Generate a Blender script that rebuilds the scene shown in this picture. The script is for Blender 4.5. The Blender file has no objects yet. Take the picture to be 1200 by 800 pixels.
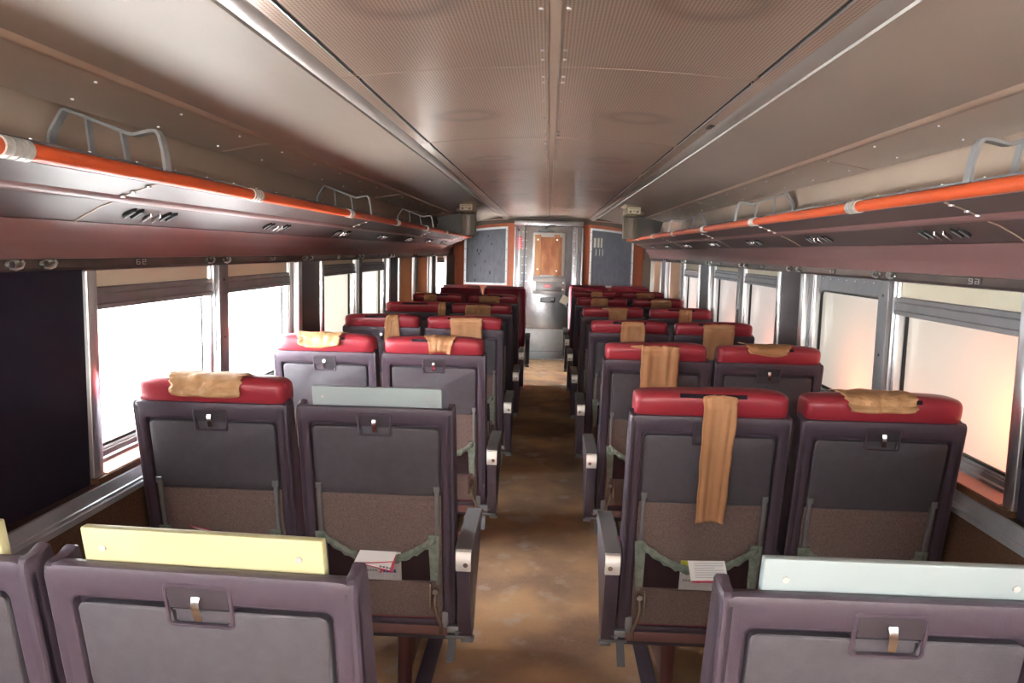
import bpy, math, random
from mathutils import Vector, Matrix
R = math.radians
C = bpy.context.scene.collection
SC = bpy.context.scene
random.seed(7)
H = 1.62          # eye height; sections below are written relative to the floor
FL = 0.04         # floor level

# ------------------------------------------------------------------ camera
cam_d = bpy.data.cameras.new('camera')
cam = bpy.data.objects.new('camera', cam_d); C.objects.link(cam); SC.camera = cam
cam_d.sensor_width = 36.0; cam_d.lens = 919.0/1200*36.0; cam_d.clip_start = .02; cam_d.clip_end = 100
yaw, pit, rol = R(2.5), R(6.57), R(1.29)
Fw = Vector((-math.sin(yaw)*math.cos(pit), math.cos(yaw)*math.cos(pit), -math.sin(pit)))
Rt = Vector((math.cos(yaw), math.sin(yaw), 0)); Up = Rt.cross(Fw)
Rt2 = math.cos(rol)*Rt + math.sin(rol)*Up; Up2 = -math.sin(rol)*Rt + math.cos(rol)*Up
cam.matrix_world = Matrix(((Rt2.x, Up2.x, -Fw.x, 0), (Rt2.y, Up2.y, -Fw.y, 0), (Rt2.z, Up2.z, -Fw.z, H), (0, 0, 0, 1)))

# ------------------------------------------------------------------ world, render settings, lights
w = bpy.data.worlds.new('world'); SC.world = w; w.use_nodes = True
w.node_tree.nodes['Background'].inputs[0].default_value = (.9, .95, 1, 1)
w.node_tree.nodes['Background'].inputs[1].default_value = .35
SC.view_settings.view_transform = 'Standard'; SC.view_settings.look = 'None'
SC.view_settings.gamma = 1; SC.view_settings.use_curve_mapping = False
SC.view_settings.exposure = 0.22
try:
    SC.cycles.use_denoising = True; SC.cycles.denoiser = 'OPENIMAGEDENOISE'
    SC.cycles.max_bounces = 7; SC.cycles.diffuse_bounces = 4; SC.cycles.glossy_bounces = 3
    SC.cycles.transparent_max_bounces = 12; SC.cycles.transmission_bounces = 3
    SC.cycles.sample_clamp_indirect = 30; SC.cycles.use_light_tree = True
    SC.cycles.caustics_reflective = False; SC.cycles.caustics_refractive = False
except Exception: pass

def lamp(name, kind, loc, energy, col=(1, 1, 1), size=None, size_y=None, target=None, radius=None):
    l = bpy.data.lights.new(name, kind); o = bpy.data.objects.new(name, l); C.objects.link(o)
    l.energy = energy; l.color = col; o.location = loc
    if kind == 'AREA':
        l.shape = 'RECTANGLE'; l.size = size; l.size_y = size_y or size
    elif radius: l.shadow_soft_size = radius
    if target is not None:
        o.rotation_euler = (Vector(target)-Vector(loc)).to_track_quat('-Z', 'Y').to_euler()
    return o
FLASH, REAR = 6, 200
lamp('camera_flash', 'AREA', (.02, -.12, H+.07), FLASH, (1, .97, .93), .16, .1, target=(.02, 6, H-.05))
# daylight on the window bands (outside the panes)
LWIN = ((-5.08, 300, (1, 1, 1)), (-2.61, 180, (1, 1, 1)), (-.26, 70, (1, 1, 1)), (2.33, 235, (.97, 1, .99)), (4.82, 5, (1, .86, .60)), (7.36, 900, (1, .92, .8)), (9.86, 1000, (.96, 1, 1)))
RWIN = ((-5.08, 300, (1, .95, .88)), (-2.61, 300, (1, .95, .88)), (-.26, 28, (1, .95, .88)), (2.33, 2.5, (.98, .90, .62)), (4.82, 2.7, (1, .82, .68)), (7.36, 4, (1, .86, .76)), (9.86, 4, (1, .9, .78)))
for sd, tab in ((-1, LWIN), (1, RWIN)):
    for s, e, c in tab:
        lamp('daylight_left' if sd < 0 else 'daylight_right', 'AREA', (sd*1.72, s+1.02, 1.25), e, c, .75, 2.1, target=(sd*1.4, s+1.02, 1.25))
        bpy.context.scene.collection.objects[-1].rotation_euler = (0, R(90) if sd > 0 else R(-90), 0)
# orange point lamps added outside to tint the right-hand panes
for y, z, e in ((2.50, 1.12, 4.2), (3.15, .90, 1.2), (3.72, 1.0, 3.0), (5.2, .95, 1.8), (6.3, .95, 1.8), (7.9, .95, 1.6)):
    lamp('orange_tint_lamp', 'POINT', (1.66, y, z), e, (1, .20, .06), radius=.08)
# added fill light behind the camera, brightens the ceiling and seat backs
lamp('rear_fill_light', 'AREA', (0, -5.4, 1.35), REAR, (1, .95, .89), 2.2, 1.3, target=(0, 6, 1.35))

# ------------------------------------------------------------------ materials
def mat(name, col, rough=.5, metal=0., spec=.5, noise=None, bump=None, col2=None, stretch=None, coat=0.):
    """noise=(scale, amount) mixes towards col2; bump=(scale, strength, distance)"""
    m = bpy.data.materials.new(name); m.use_nodes = True; nt = m.node_tree; b = nt.nodes['Principled BSDF']
    b.inputs['Base Color'].default_value = (*col, 1); b.inputs['Roughness'].default_value = rough
    b.inputs['Metallic'].default_value = metal; b.inputs['Specular IOR Level'].default_value = spec
    b.inputs['Coat Weight'].default_value = coat; b.inputs['Coat Roughness'].default_value = .25
    tc = nt.nodes.new('ShaderNodeTexCoord'); mp = nt.nodes.new('ShaderNodeMapping')
    nt.links.new(tc.outputs['Object'], mp.inputs[0])
    if stretch: mp.inputs['Scale'].default_value = stretch
    if noise:
        n = nt.nodes.new('ShaderNodeTexNoise'); n.inputs['Scale'].default_value = noise[0]; n.inputs['Detail'].default_value = 5
        nt.links.new(mp.outputs[0], n.inputs['Vector'])
        r = nt.nodes.new('ShaderNodeMapRange'); r.inputs[1].default_value = .35; r.inputs[2].default_value = .65; r.inputs[4].default_value = noise[1]
        nt.links.new(n.outputs['Fac'], r.inputs[0])
        x = nt.nodes.new('ShaderNodeMix'); x.data_type = 'RGBA'
        x.inputs[6].default_value = (*col, 1); x.inputs[7].default_value = (*(col2 or tuple(c*.5 for c in col)), 1)
        nt.links.new(r.outputs[0], x.inputs[0]); nt.links.new(x.outputs[2], b.inputs['Base Color'])
    if bump:
        n2 = nt.nodes.new('ShaderNodeTexNoise'); n2.inputs['Scale'].default_value = bump[0]; n2.inputs['Detail'].default_value = 3
        nt.links.new(mp.outputs[0], n2.inputs['Vector'])
        bp = nt.nodes.new('ShaderNodeBump'); bp.inputs['Strength'].default_value = bump[1]; bp.inputs['Distance'].default_value = bump[2]
        nt.links.new(n2.outputs['Fac'], bp.inputs['Height']); nt.links.new(bp.outputs[0], b.inputs['Normal'])
    return m
M = {}
M['shell'] = mat('plum_plastic', (.072, .052, .073), .42, noise=(60, .35), col2=(.088, .067, .090), bump=(420, .25, .002))
M['tray'] = mat('charcoal_plastic', (.088, .080, .095), .5, noise=(35, .5), col2=(.066, .060, .073), bump=(520, .45, .002))
M['recess'] = mat('dark_recess_plastic', (.05, .04, .05), .5)
M['red'] = mat('red_leather', (.34, .030, .045), .36, noise=(9, .4), col2=(.26, .022, .038), bump=(260, .18, .002))
M['maroon'] = mat('maroon_leather', (.25, .014, .036), .38, noise=(9, .4), col2=(.19, .011, .03), bump=(200, .2, .002))
M['fabric'] = mat('brown_upholstery', (.155, .105, .092), .95, spec=.1, noise=(320, 1), col2=(.27, .20, .18), bump=(500, .8, .003))
M['carpet'] = mat('brown_wall_carpet', (.105, .055, .034), .98, spec=.05, noise=(260, 1), col2=(.16, .095, .062), bump=(400, .8, .003))
M['tan'] = mat('tan_leather', (.52, .27, .13), .62, noise=(7, .6), col2=(.42, .2, .085), bump=(30, .3, .004))
M['tan2'] = mat('aged_tan_leather', (.56, .33, .16), .62, noise=(24, .8), col2=(.40, .21, .09), bump=(45, .8, .008))
M['chrome'] = mat('polished_metal', (.75, .76, .77), .22, 1.)
M['alu'] = mat('worn_aluminium', (.50, .52, .54), .38, 1., noise=(14, .4), col2=(.36, .38, .41))
M['brightalu'] = mat('bright_aluminium', (.80, .82, .84), .3, 1.)
M['railbar'] = mat('satin_divider_bar', (.46, .48, .50), .35, .45)
M['edge'] = mat('satin_ceiling_edge_metal', (.42, .39, .36), .42, .6)
M['greyalu'] = mat('dull_grey_aluminium', (.27, .27, .285), .5, .6, noise=(12, .5), col2=(.2, .2, .21))
M['velcro'] = mat('black_hook_tape', (.03, .022, .03), .95, spec=.1, bump=(700, .9, .003))
M['yellow'] = mat('pale_yellow_paint', (.56, .53, .30), .5, noise=(6, .5), col2=(.50, .46, .25))
M['bluegrey'] = mat('pale_blue_grey_paint', (.36, .43, .44), .42, noise=(5, .4), col2=(.32, .385, .40))
M['rubber'] = mat('black_gasket', (.015, .015, .016), .6)
M['arm'] = mat('grey_armrest_vinyl', (.13, .128, .135), .5, bump=(300, .2, .002))
M['cap'] = mat('silver_end_cap', (.70, .69, .66), .4, .35)
M['trim'] = mat('grey_green_webbing', (.25, .285, .235), .85, noise=(40, .8), col2=(.15, .19, .155), bump=(120, .8, .006))
M['bar'] = mat('maroon_painted_steel', (.20, .10, .095), .38, .3)
M['post'] = mat('maroon_pedestal_steel', (.10, .035, .035), .35, .2)
M['white'] = mat('white_paper', (.92, .91, .89), .6)
M['pink'] = mat('pink_print', (.75, .07, .13), .55)
M['blue'] = mat('blue_print', (.04, .05, .25), .55)
M['ink'] = mat('grey_print', (.25, .25, .26), .6)
M['lime'] = mat('yellow_green_print', (.62, .62, .06), .55)
M['orange'] = mat('orange_rail_sleeve', (.76, .115, .030), .42, noise=(3, .15), col2=(.64, .085, .022), stretch=(8, .6, 8))
M['rackwall'] = mat('beige_painted_metal', (.66, .51, .40), .5, noise=(1.6, .5), col2=(.56, .42, .32))
M['cove'] = mat('brushed_taupe_metal', (.33, .27, .225), .50, .2, noise=(2.2, .7), col2=(.25, .205, .17), stretch=(1, .35, 1))
M['cove2'] = mat('taupe_lower_cove_metal', (.52, .43, .36), .45, .2, noise=(2.2, .7), col2=(.42, .34, .28), stretch=(1, .35, 1))
M['bead'] = mat('beige_bead_strip', (.40, .29, .22), .4, .2)
M['under'] = mat('plum_rack_metal', (.092, .060, .060), .48, .2, noise=(2.5, .6), col2=(.10, .056, .056), stretch=(1, .4, 1))
M['maroonmetal'] = mat('maroon_valance_metal', (.25, .13, .125), .45, .1, noise=(2, .5), col2=(.21, .105, .10))
M['strip'] = mat('dark_header_strip', (.115, .085, .08), .34, .5, noise=(5, .7), col2=(.18, .14, .12), stretch=(1, 1, .3))
M['slit'] = mat('black_void', (.008, .008, .008), .7)
M['dark'] = mat('navy_black_panel', (.014, .011, .022), .75, spec=.2, bump=(300, .4, .002))
M['dark2'] = mat('plum_black_panel', (.045, .028, .034), .55, bump=(300, .3, .002))
M['ledge'] = mat('grey_ledge_metal', (.46, .49, .53), .42, .5, noise=(9, .5), col2=(.28, .30, .32))
M['copper'] = mat('salmon_sill_paint', (.56, .22, .15), .35, .2, noise=(10, .5), col2=(.42, .18, .13))
M['sill'] = mat('brown_sill_wood', (.15, .07, .035), .6, noise=(4, .6), col2=(.11, .05, .025))
M['orangewood'] = mat('orange_brown_laminate', (.30, .068, .018), .6, noise=(5, .6), col2=(.22, .046, .013), stretch=(6, 6, 1))
M['board'] = mat('blue_grey_board', (.095, .095, .12), .55, noise=(9, .7), col2=(.062, .062, .08), stretch=(3, 3, 1), bump=(50, .2, .004))
M['steel'] = mat('stainless_door_steel', (.60, .64, .69), .27, 1., noise=(3.5, .6), col2=(.44, .49, .55), bump=(5, .12, .03))
M['plywood'] = mat('plywood', (.46, .20, .085), .65, noise=(2.2, 1), col2=(.24, .075, .03), stretch=(6, 6, 1.6))
M['ply2'] = mat('pine_batten', (.48, .25, .12), .65, noise=(5, .7), col2=(.38, .17, .08), stretch=(9, 9, 1))
M['beige'] = mat('cream_plastic', (.62, .54, .38), .5)
M['duct'] = mat('olive_beige_post', (.24, .21, .15), .5)
M['brownwall'] = mat('dark_brown_wall', (.05, .03, .022), .5)
M['teal'] = mat('dull_green_chrome', (.42, .50, .45), .22, .9)
M['plate'] = mat('black_number_plate', (.03, .022, .024), .45)
M['cream'] = mat('cream_marking', (.55, .50, .44), .6)
M['tandirt'] = mat('pale_end_carpet', (.40, .27, .16), .95, spec=.1, noise=(14, 1), col2=(.28, .18, .11))

def node(nt, t, **k):
    n = nt.nodes.new(t)
    for a, b in k.items(): setattr(n, a, b)
    return n
def mth(nt, op, a, b=None, c=None):
    n = nt.nodes.new('ShaderNodeMath'); n.operation = op
    for i, v in enumerate((a, b, c)):
        if v is None: continue
        if isinstance(v, (int, float)): n.inputs[i].default_value = v
        else: nt.links.new(v, n.inputs[i])
    return n.outputs[0]

def perforated():
    m = bpy.data.materials.new('perforated_ceiling_metal'); m.use_nodes = True; nt = m.node_tree; b = nt.nodes['Principled BSDF']
    tc = node(nt, 'ShaderNodeTexCoord'); sp = node(nt, 'ShaderNodeSeparateXYZ'); nt.links.new(tc.outputs['Object'], sp.inputs[0])
    x, y = sp.outputs[0], sp.outputs[1]
    k = 2*math.pi/.0125
    a = mth(nt, 'SINE', mth(nt, 'MULTIPLY', mth(nt, 'ADD', x, y), k*.7071)); c = mth(nt, 'SINE', mth(nt, 'MULTIPLY', mth(nt, 'SUBTRACT', x, y), k*.7071))
    hole = mth(nt, 'GREATER_THAN', mth(nt, 'MULTIPLY', a, c), .32)
    hsoft = mth(nt, 'MULTIPLY', hole, .8)
    # shading of the embossed ceiling rings, painted in as darker colour
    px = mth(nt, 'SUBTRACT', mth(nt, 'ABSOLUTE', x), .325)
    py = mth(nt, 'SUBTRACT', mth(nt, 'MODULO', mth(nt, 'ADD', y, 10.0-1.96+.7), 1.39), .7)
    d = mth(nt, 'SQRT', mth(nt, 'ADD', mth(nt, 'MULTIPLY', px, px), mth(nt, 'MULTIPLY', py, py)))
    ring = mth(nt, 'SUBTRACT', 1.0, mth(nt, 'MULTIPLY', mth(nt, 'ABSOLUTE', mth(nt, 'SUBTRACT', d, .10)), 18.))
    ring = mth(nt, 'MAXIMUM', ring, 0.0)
    nz = node(nt, 'ShaderNodeTexNoise'); nz.inputs['Scale'].default_value = 2.0; nt.links.new(tc.outputs['Object'], nz.inputs['Vector'])
    mx = node(nt, 'ShaderNodeMix', data_type='RGBA'); mx.inputs[6].default_value = (.66, .51, .40, 1); mx.inputs[7].default_value = (.54, .39, .30, 1)
    nt.links.new(nz.outputs['Fac'], mx.inputs[0])
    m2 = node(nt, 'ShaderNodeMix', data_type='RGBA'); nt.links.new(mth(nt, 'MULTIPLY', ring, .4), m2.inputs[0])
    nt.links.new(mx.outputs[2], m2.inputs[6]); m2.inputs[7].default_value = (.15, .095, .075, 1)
    m3 = node(nt, 'ShaderNodeMix', data_type='RGBA'); nt.links.new(hsoft, m3.inputs[0])
    nt.links.new(m2.outputs[2], m3.inputs[6]); m3.inputs[7].default_value = (.13, .085, .065, 1)
    nt.links.new(m3.outputs[2], b.inputs['Base Color'])
    b.inputs['Metallic'].default_value = .6; b.inputs['Roughness'].default_value = .28
    return m
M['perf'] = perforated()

def net_mat(name, col):
    m = bpy.data.materials.new(name); m.use_nodes = True; nt = m.node_tree; b = nt.nodes['Principled BSDF']; out = nt.nodes['Material Output']
    b.inputs['Base Color'].default_value = (*col, 1); b.inputs['Roughness'].default_value = .8
    tc = node(nt, 'ShaderNodeTexCoord'); sp = node(nt, 'ShaderNodeSeparateXYZ'); nt.links.new(tc.outputs['Object'], sp.inputs[0])
    x, z = sp.outputs[0], sp.outputs[2]; k = math.pi/.0062
    a = mth(nt, 'ABSOLUTE', mth(nt, 'SINE', mth(nt, 'MULTIPLY', mth(nt, 'ADD', x, z), k))); c = mth(nt, 'ABSOLUTE', mth(nt, 'SINE', mth(nt, 'MULTIPLY', mth(nt, 'SUBTRACT', x, z), k)))
    thr = mth(nt, 'LESS_THAN', mth(nt, 'MINIMUM', a, c), .24)
    tr = node(nt, 'ShaderNodeBsdfTransparent'); ms = node(nt, 'ShaderNodeMixShader')
    nt.links.new(thr, ms.inputs[0]); nt.links.new(tr.outputs[0], ms.inputs[1]); nt.links.new(b.outputs[0], ms.inputs[2]); nt.links.new(ms.outputs[0], out.inputs[0])
    return m
M['lining'] = mat('dark_maroon_pocket_cloth', (.062, .032, .038), .9, spec=.1, bump=(300, .4, .002))
M['net'] = net_mat('maroon_net', (.012, .005, .007))

def milky(name, col, gloss=.12, transl=.9):
    m = bpy.data.materials.new(name); m.use_nodes = True; nt = m.node_tree; out = nt.nodes['Material Output']; nt.nodes.remove(nt.nodes['Principled BSDF'])
    t = node(nt, 'ShaderNodeBsdfTranslucent'); t.inputs[0].default_value = (*col, 1)
    d = node(nt, 'ShaderNodeBsdfDiffuse'); d.inputs[0].default_value = (*[c*.8 for c in col], 1)
    g = node(nt, 'ShaderNodeBsdfGlossy'); g.inputs['Roughness'].default_value = .15
    m1 = node(nt, 'ShaderNodeMixShader'); m1.inputs[0].default_value = 1-transl
    nt.links.new(t.outputs[0], m1.inputs[1]); nt.links.new(d.outputs[0], m1.inputs[2])
    f = node(nt, 'ShaderNodeFresnel'); f.inputs[0].default_value = 1.45
    m2 = node(nt, 'ShaderNodeMixShader'); nt.links.new(mth(nt, 'MULTIPLY', f.outputs[0], gloss*6), m2.inputs[0])
    nt.links.new(m1.outputs[0], m2.inputs[1]); nt.links.new(g.outputs[0], m2.inputs[2]); nt.links.new(m2.outputs[0], out.inputs[0])
    return m
M['pane'] = milky('milky_window_glass', (.92, .92, .92), .08)
def clear():
    m = bpy.data.materials.new('clear_glass'); m.use_nodes = True; nt = m.node_tree; out = nt.nodes['Material Output']; nt.nodes.remove(nt.nodes['Principled BSDF'])
    t = node(nt, 'ShaderNodeBsdfTransparent'); t.inputs[0].default_value = (.97, .98, .98, 1)
    g = node(nt, 'ShaderNodeBsdfGlossy'); g.inputs['Roughness'].default_value = .02
    m2 = node(nt, 'ShaderNodeMixShader'); m2.inputs[0].default_value = .04
    nt.links.new(t.outputs[0], m2.inputs[1]); nt.links.new(g.outputs[0], m2.inputs[2]); nt.links.new(m2.outputs[0], out.inputs[0]); return m
M['clear'] = clear()
M['blind'] = milky('tan_roller_blind', (.82, .76, .60), 0, .03)
M['blind2'] = milky('brown_roller_blind', (.46, .28, .19), 0, .08)
M['panel_glass'] = milky('grey_translucent_panel', (.42, .42, .40), .05, .4)

def floor_mat():
    m = mat('worn_aisle_carpet', (.15, .075, .033), .93, spec=.12, bump=(240, .7, .004)); nt = m.node_tree; b = nt.nodes['Principled BSDF']
    tc = node(nt, 'ShaderNodeTexCoord')
    def nz(sc, det, lo, hi):
        n = node(nt, 'ShaderNodeTexNoise'); n.inputs['Scale'].default_value = sc; n.inputs['Detail'].default_value = det; nt.links.new(tc.outputs['Object'], n.inputs['Vector'])
        r = node(nt, 'ShaderNodeMapRange'); r.inputs[1].default_value = lo; r.inputs[2].default_value = hi; nt.links.new(n.outputs['Fac'], r.inputs[0]); return r.outputs[0]
    def mx(f, a, b2):
        x = node(nt, 'ShaderNodeMix', data_type='RGBA'); nt.links.new(f, x.inputs[0])
        for i, v in ((6, a), (7, b2)):
            if isinstance(v, tuple): x.inputs[i].default_value = (*v, 1)
            else: nt.links.new(v, x.inputs[i])
        return x.outputs[2]
    c = mx(nz(2.6, 6, .38, .62), (.56, .34, .18), (.29, .18, .125))
    c = mx(mth(nt, 'MULTIPLY', nz(160, 3, .35, .7), .45), c, (.42, .29, .19))
    c = mx(mth(nt, 'MULTIPLY', nz(7, 6, .57, .70), .5), c, (.55, .47, .41))
    nt.links.new(c, b.inputs['Base Color']); return m
M['floor'] = floor_mat()

# ------------------------------------------------------------------ geometry helpers
class G:
    def __init__(s): s.v = []; s.f = []; s.m = []
    def add(s, vs, fs, mi=0):
        o = len(s.v); s.v += [tuple(v) for v in vs]; s.f += [tuple(i+o for i in f) for f in fs]; s.m += [mi]*len(fs); return s
    def loft(s, loops, cap0=True, cap1=True, mi=0, closed=True):
        n = len(loops[0]); vs = [p for l in loops for p in l]; fs = []
        for k in range(len(loops)-1):
            for i in range(n if closed else n-1):
                j = (i+1) % n; fs.append((k*n+i, k*n+j, (k+1)*n+j, (k+1)*n+i))
        if cap0: fs.append(tuple(range(n-1, -1, -1)))
        if cap1: fs.append(tuple(range((len(loops)-1)*n, len(loops)*n)))
        return s.add(vs, fs, mi)
    def box(s, a, b, r=0., mi=0):
        x0, y0, z0 = [min(a[i], b[i]) for i in range(3)]; x1, y1, z1 = [max(a[i], b[i]) for i in range(3)]
        if r <= 0:
            vs = [(x, y, z) for x in (x0, x1) for y in (y0, y1) for z in (z0, z1)]
            return s.add(vs, [(0, 1, 3, 2), (4, 6, 7, 5), (0, 4, 5, 1), (2, 3, 7, 6), (0, 2, 6, 4), (1, 5, 7, 3)], mi)
        r = min(r, (x1-x0)/2.01, (y1-y0)/2.01, (z1-z0)/2.01); cx, cz, hx, hz = (x0+x1)/2, (z0+z1)/2, (x1-x0)/2, (z1-z0)/2
        loops = []
        for t in (0, .5, 1): 
            q = r*(1-math.sin(t*math.pi/2)); yy = y0+r*(1-math.cos(t*math.pi/2)); loops.append(rrect(cx, cz, hx-q, hz-q, max(r-q, r*.25), yy))
        for t in (1, .5, 0):
            q = r*(1-math.sin(t*math.pi/2)); yy = y1-r*(1-math.cos(t*math.pi/2)); loops.append(rrect(cx, cz, hx-q, hz-q, max(r-q, r*.25), yy))
        return s.loft(loops, mi=mi)
    def tube(s, pts, r, n=10, mi=0, flat=None):
        """round tube along pts; flat=(w,t) gives a flat bar whose wide side follows the world axis 'Y'"""
        pts = [Vector(p) for p in pts]; loops = []
        up = Vector((0, 0, 1)); d0 = (pts[1]-pts[0]).normalized()
        if abs(d0.z) > .9: up = Vector((0, 1, 0))
        for i, p in enumerate(pts):
            d = (pts[min(i+1, len(pts)-1)]-pts[max(i-1, 0)]).normalized()
            if flat:
                a = Vector((0, 1, 0)); b = d.cross(a).normalized()
                w_, t_ = flat; loops.append([p+a*w_/2+b*t_/2, p-a*w_/2+b*t_/2, p-a*w_/2-b*t_/2, p+a*w_/2-b*t_/2])
            else:
                a = d.cross(up)
                if a.length < 1e-4: a = d.cross(Vector((1, 0, 0)))
                a.normalize(); b = a.cross(d).normalized(); up = b
                loops.append([p+(a*math.cos(t)+b*math.sin(t))*r for t in [2*math.pi*k/n for k in range(n)]])
        return s.loft(loops, mi=mi)
    def disc(s, c, axis, r, h, n=20, mi=0):
        c = Vector(c); ax = Vector(axis).normalized(); return s.tube([c, c+ax*h*.5, c+ax*h], r, n, mi)
    def xf(s, fn): s.v = [tuple(fn(*v)) for v in s.v]; return s
def rrect(cx, cz, hx, hz, r, y, n=5):
    r = max(min(r, hx*.999, hz*.999), 1e-5); out = []
    for sx, sz, a0 in ((1, 1, 0), (-1, 1, 90), (-1, -1, 180), (1, -1, 270)):
        for k in range(n+1):
            a = R(a0+90*k/n); out.append((cx+sx*(hx-r)+r*math.cos(a), y, cz+sz*(hz-r)+r*math.sin(a)))
    return out
def mesh(g, mats, name, smooth=True, ang=38):
    me = bpy.data.meshes.new(name); me.from_pydata(g.v, [], g.f)
    for m in (mats if isinstance(mats, (list, tuple)) else [mats]): me.materials.append(m)
    me.polygons.foreach_set('material_index', g.m)
    import bmesh
    bm = bmesh.new(); bm.from_mesh(me); bmesh.ops.recalc_face_normals(bm, faces=bm.faces); bm.to_mesh(me); bm.free()
    if smooth:
        me.shade_smooth(); me.set_sharp_from_angle(angle=R(ang))
    me.update(); return me
CACHE = {}
def part(name, g, mats, parent=None, loc=None, key=None, smooth=True, ang=38):
    """one mesh object; with key the mesh data is built once and shared"""
    if key is not None and key in CACHE: me = CACHE[key]
    else:
        me = mesh(g() if callable(g) else g, mats, name, smooth, ang)
        if key is not None: CACHE[key] = me
    o = bpy.data.objects.new(name, me); C.objects.link(o)
    if parent: o.parent = parent
    if loc: o.location = loc
    return o
def tag(o, label=None, cat=None, group=None, kind=None):
    if label: o['label'] = label
    if cat: o['category'] = cat
    if group: o['group'] = group
    if kind: o['kind'] = kind
    return o
def empty(name, loc=(0, 0, 0), rz=0):
    o = bpy.data.objects.new(name, None); C.objects.link(o); o.location = loc; o.rotation_euler = (0, 0, rz); o.empty_display_size = .1; return o
def struct(name, g, mats, parent=None, **k):
    o = part(name, g, mats, parent, **k)
    if parent is None: o['kind'] = 'structure'
    return o
def plate(pts, y0, y1, s=1):
    """profile pts (x,z) as an open sheet extruded along y"""
    return G().loft([[(s*x, y, z) for x, z in pts] for y in (y0, y1)], False, False, closed=False)
def ribbon(pts, th, y0, y1, s=1):
    """profile extruded along y with thickness th upwards"""
    loop = [(s*x, z) for x, z in pts]+[(s*(x+th*.8), z+th) for x, z in reversed(pts)]
    return G().loft([[(x, y, z) for x, z in loop] for y in (y0, y1)])

Y0, YR, YE = -5.6, 11.0, 11.85     # rear wall, end of racks, end wall
# ------------------------------------------------------------------ floor
struct('floor', G().box((-1.42, Y0, FL-.05), (1.42, 10.35, FL)), M['floor'])
struct('trim_1', G().box((-.43, 10.35, FL-.04), (.43, 11.5, FL+.004)), M['tandirt'])
struct('trim_2', G().box((-1.42, 10.35, FL-.05), (1.42, YE, FL-.001)), M['floor'])
g = G().loft([[(x, 11.42, FL+.012), (x, 11.42, FL+.03), (x, 11.47, FL+.04), (x, YE, FL+.075), (x, YE, FL)] for x in (-.345, .345)])
struct('trim_3', g, M['alu'])
for i, s in enumerate((-1, 1)):
    struct('trim_%d' % (4+i), G().box((s*.385, Y0, FL), (s*.445, 10.9, FL+.006), .002), M['shell'])
# ------------------------------------------------------------------ ceiling
def zc(x): return H+.523-.10*x*x
xs = [i/12*.565 for i in range(1, 13)]
ceil = tag(empty('ceiling', (0, 0, 0)), kind='structure')
seams = [2.31+1.39*k for k in range(-6, 7)]
edges = [Y0]+[s for s in seams if Y0 < s < YE]+[YE]
for a, b in zip(edges[:-1], edges[1:]):
    for s in (-1, 1):
        pr = [(s*(.016+(x-.047)*(.562-.016)/(.565-.047)), ) for x in xs]
        pr = [(.016+(.5615-.016)*i/12) for i in range(13)]
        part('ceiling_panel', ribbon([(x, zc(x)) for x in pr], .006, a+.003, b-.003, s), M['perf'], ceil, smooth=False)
        pr2 = [.570+.045*i/3 for i in range(4)]
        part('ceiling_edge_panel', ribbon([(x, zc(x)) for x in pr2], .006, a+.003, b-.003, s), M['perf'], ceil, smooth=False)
        part('ceiling_slot', G().box((s*.5615, a+.05, zc(.565)+.001), (s*.5700, b-.05, zc(.565)+.012)), M['slit'], ceil)
        part('slot_lip', G().box((s*.5702, a+.05, zc(.565)-.003), (s*.573, b-.05, zc(.565)+.006)), M['brightalu'], ceil)
        # small rivets along the centre line
        rg = G()
        for dy in (.12, .20, .5, .85, 1.2, 1.3):
            if a+dy < b: rg.disc((s*.03, a+dy, zc(.03)), (0, 0, -1), .005, .003, 8)
        if rg.v: part('ceiling_rivet', rg, M['brightalu'], ceil)
    part('seam_strip', ribbon([(x, zc(x)+.001) for x in [-.6+1.2*i/16 for i in range(17)]], .010, b-.004, b+.004), M['bead'], ceil)
part('centre_strip', G().box((-.0145, Y0, zc(0)+.0), (.0145, YE, zc(0)+.014)), M['bead'], ceil)
for s in (-1, 1):
    part('centre_lip', G().box((s*.0146, Y0, zc(0)-.003), (s*.0165, YE, zc(0)+.01)), M['brightalu'], ceil)
    part('edge_strip', ribbon([(.615, zc(.615)), (.628, H+.479), (.652, H+.474), (.665, H+.476), (.668, H+.470)], .004, Y0, YE, s), M['edge'], ceil)
part('ceiling_backing', G().box((-.70, Y0, H+.54), (.70, YE, H+.56)), M['slit'], ceil)
part('ceiling_socket', G().box((.592, 3.05, zc(.6)-.004), (.612, 3.13, zc(.6)+.002), .001), M['plate'], ceil)
# ------------------------------------------------------------------ coves
cove_p = [(.668, .470), (.70, .4655), (.76, .4560), (.82, .4445), (.88, .4310), (.94, .4150), (1.00, .3975), (1.025, .3900)]
bead_p = [(1.025, .390), (1.032, .380), (1.045, .377), (1.056, .384)]
low_p = [(1.056, .384), (1.10, .3785), (1.18, .364), (1.25, .350), (1.256, .346), (1.262, .352), (1.30, .37)]
for i, s in enumerate((-1, 1)):
    nm = 'trim_%d' % (6+i)
    root = tag(empty(nm), kind='structure')
    sh = lambda p: [(x, z+H) for x, z in p]
    part('cove_panel', ribbon(sh(cove_p), .006, Y0, YR, s), M['cove'], root, ang=60)
    part('cove_bead', ribbon(sh(bead_p), .006, Y0, YR, s), M['bead'], root, ang=70)
    part('cove_lower_panel', ribbon(sh(low_p), .004, Y0, YR, s), M['cove2'], root, ang=60)
    for y in (2.98+1.32*0, 5.6, 8.3, .3) if s < 0 else (3.2, 5.85, 8.5, .5):
        part('cove_seam', ribbon([(x, z+H-.0025) for x, z in low_p[:4]], .003, y, y+.004, s), M['bead'], root)
    for y in [1.0+.44*k for k in range(22)]:
        for (x, z) in ((1.09, .379), (1.21, .357)):
            part('screw', G().disc((s*x, y+(.1 if x > 1.1 else 0), H+z), (0, 0, -1), .0045, .004, 8), M['brightalu'], root)
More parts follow.
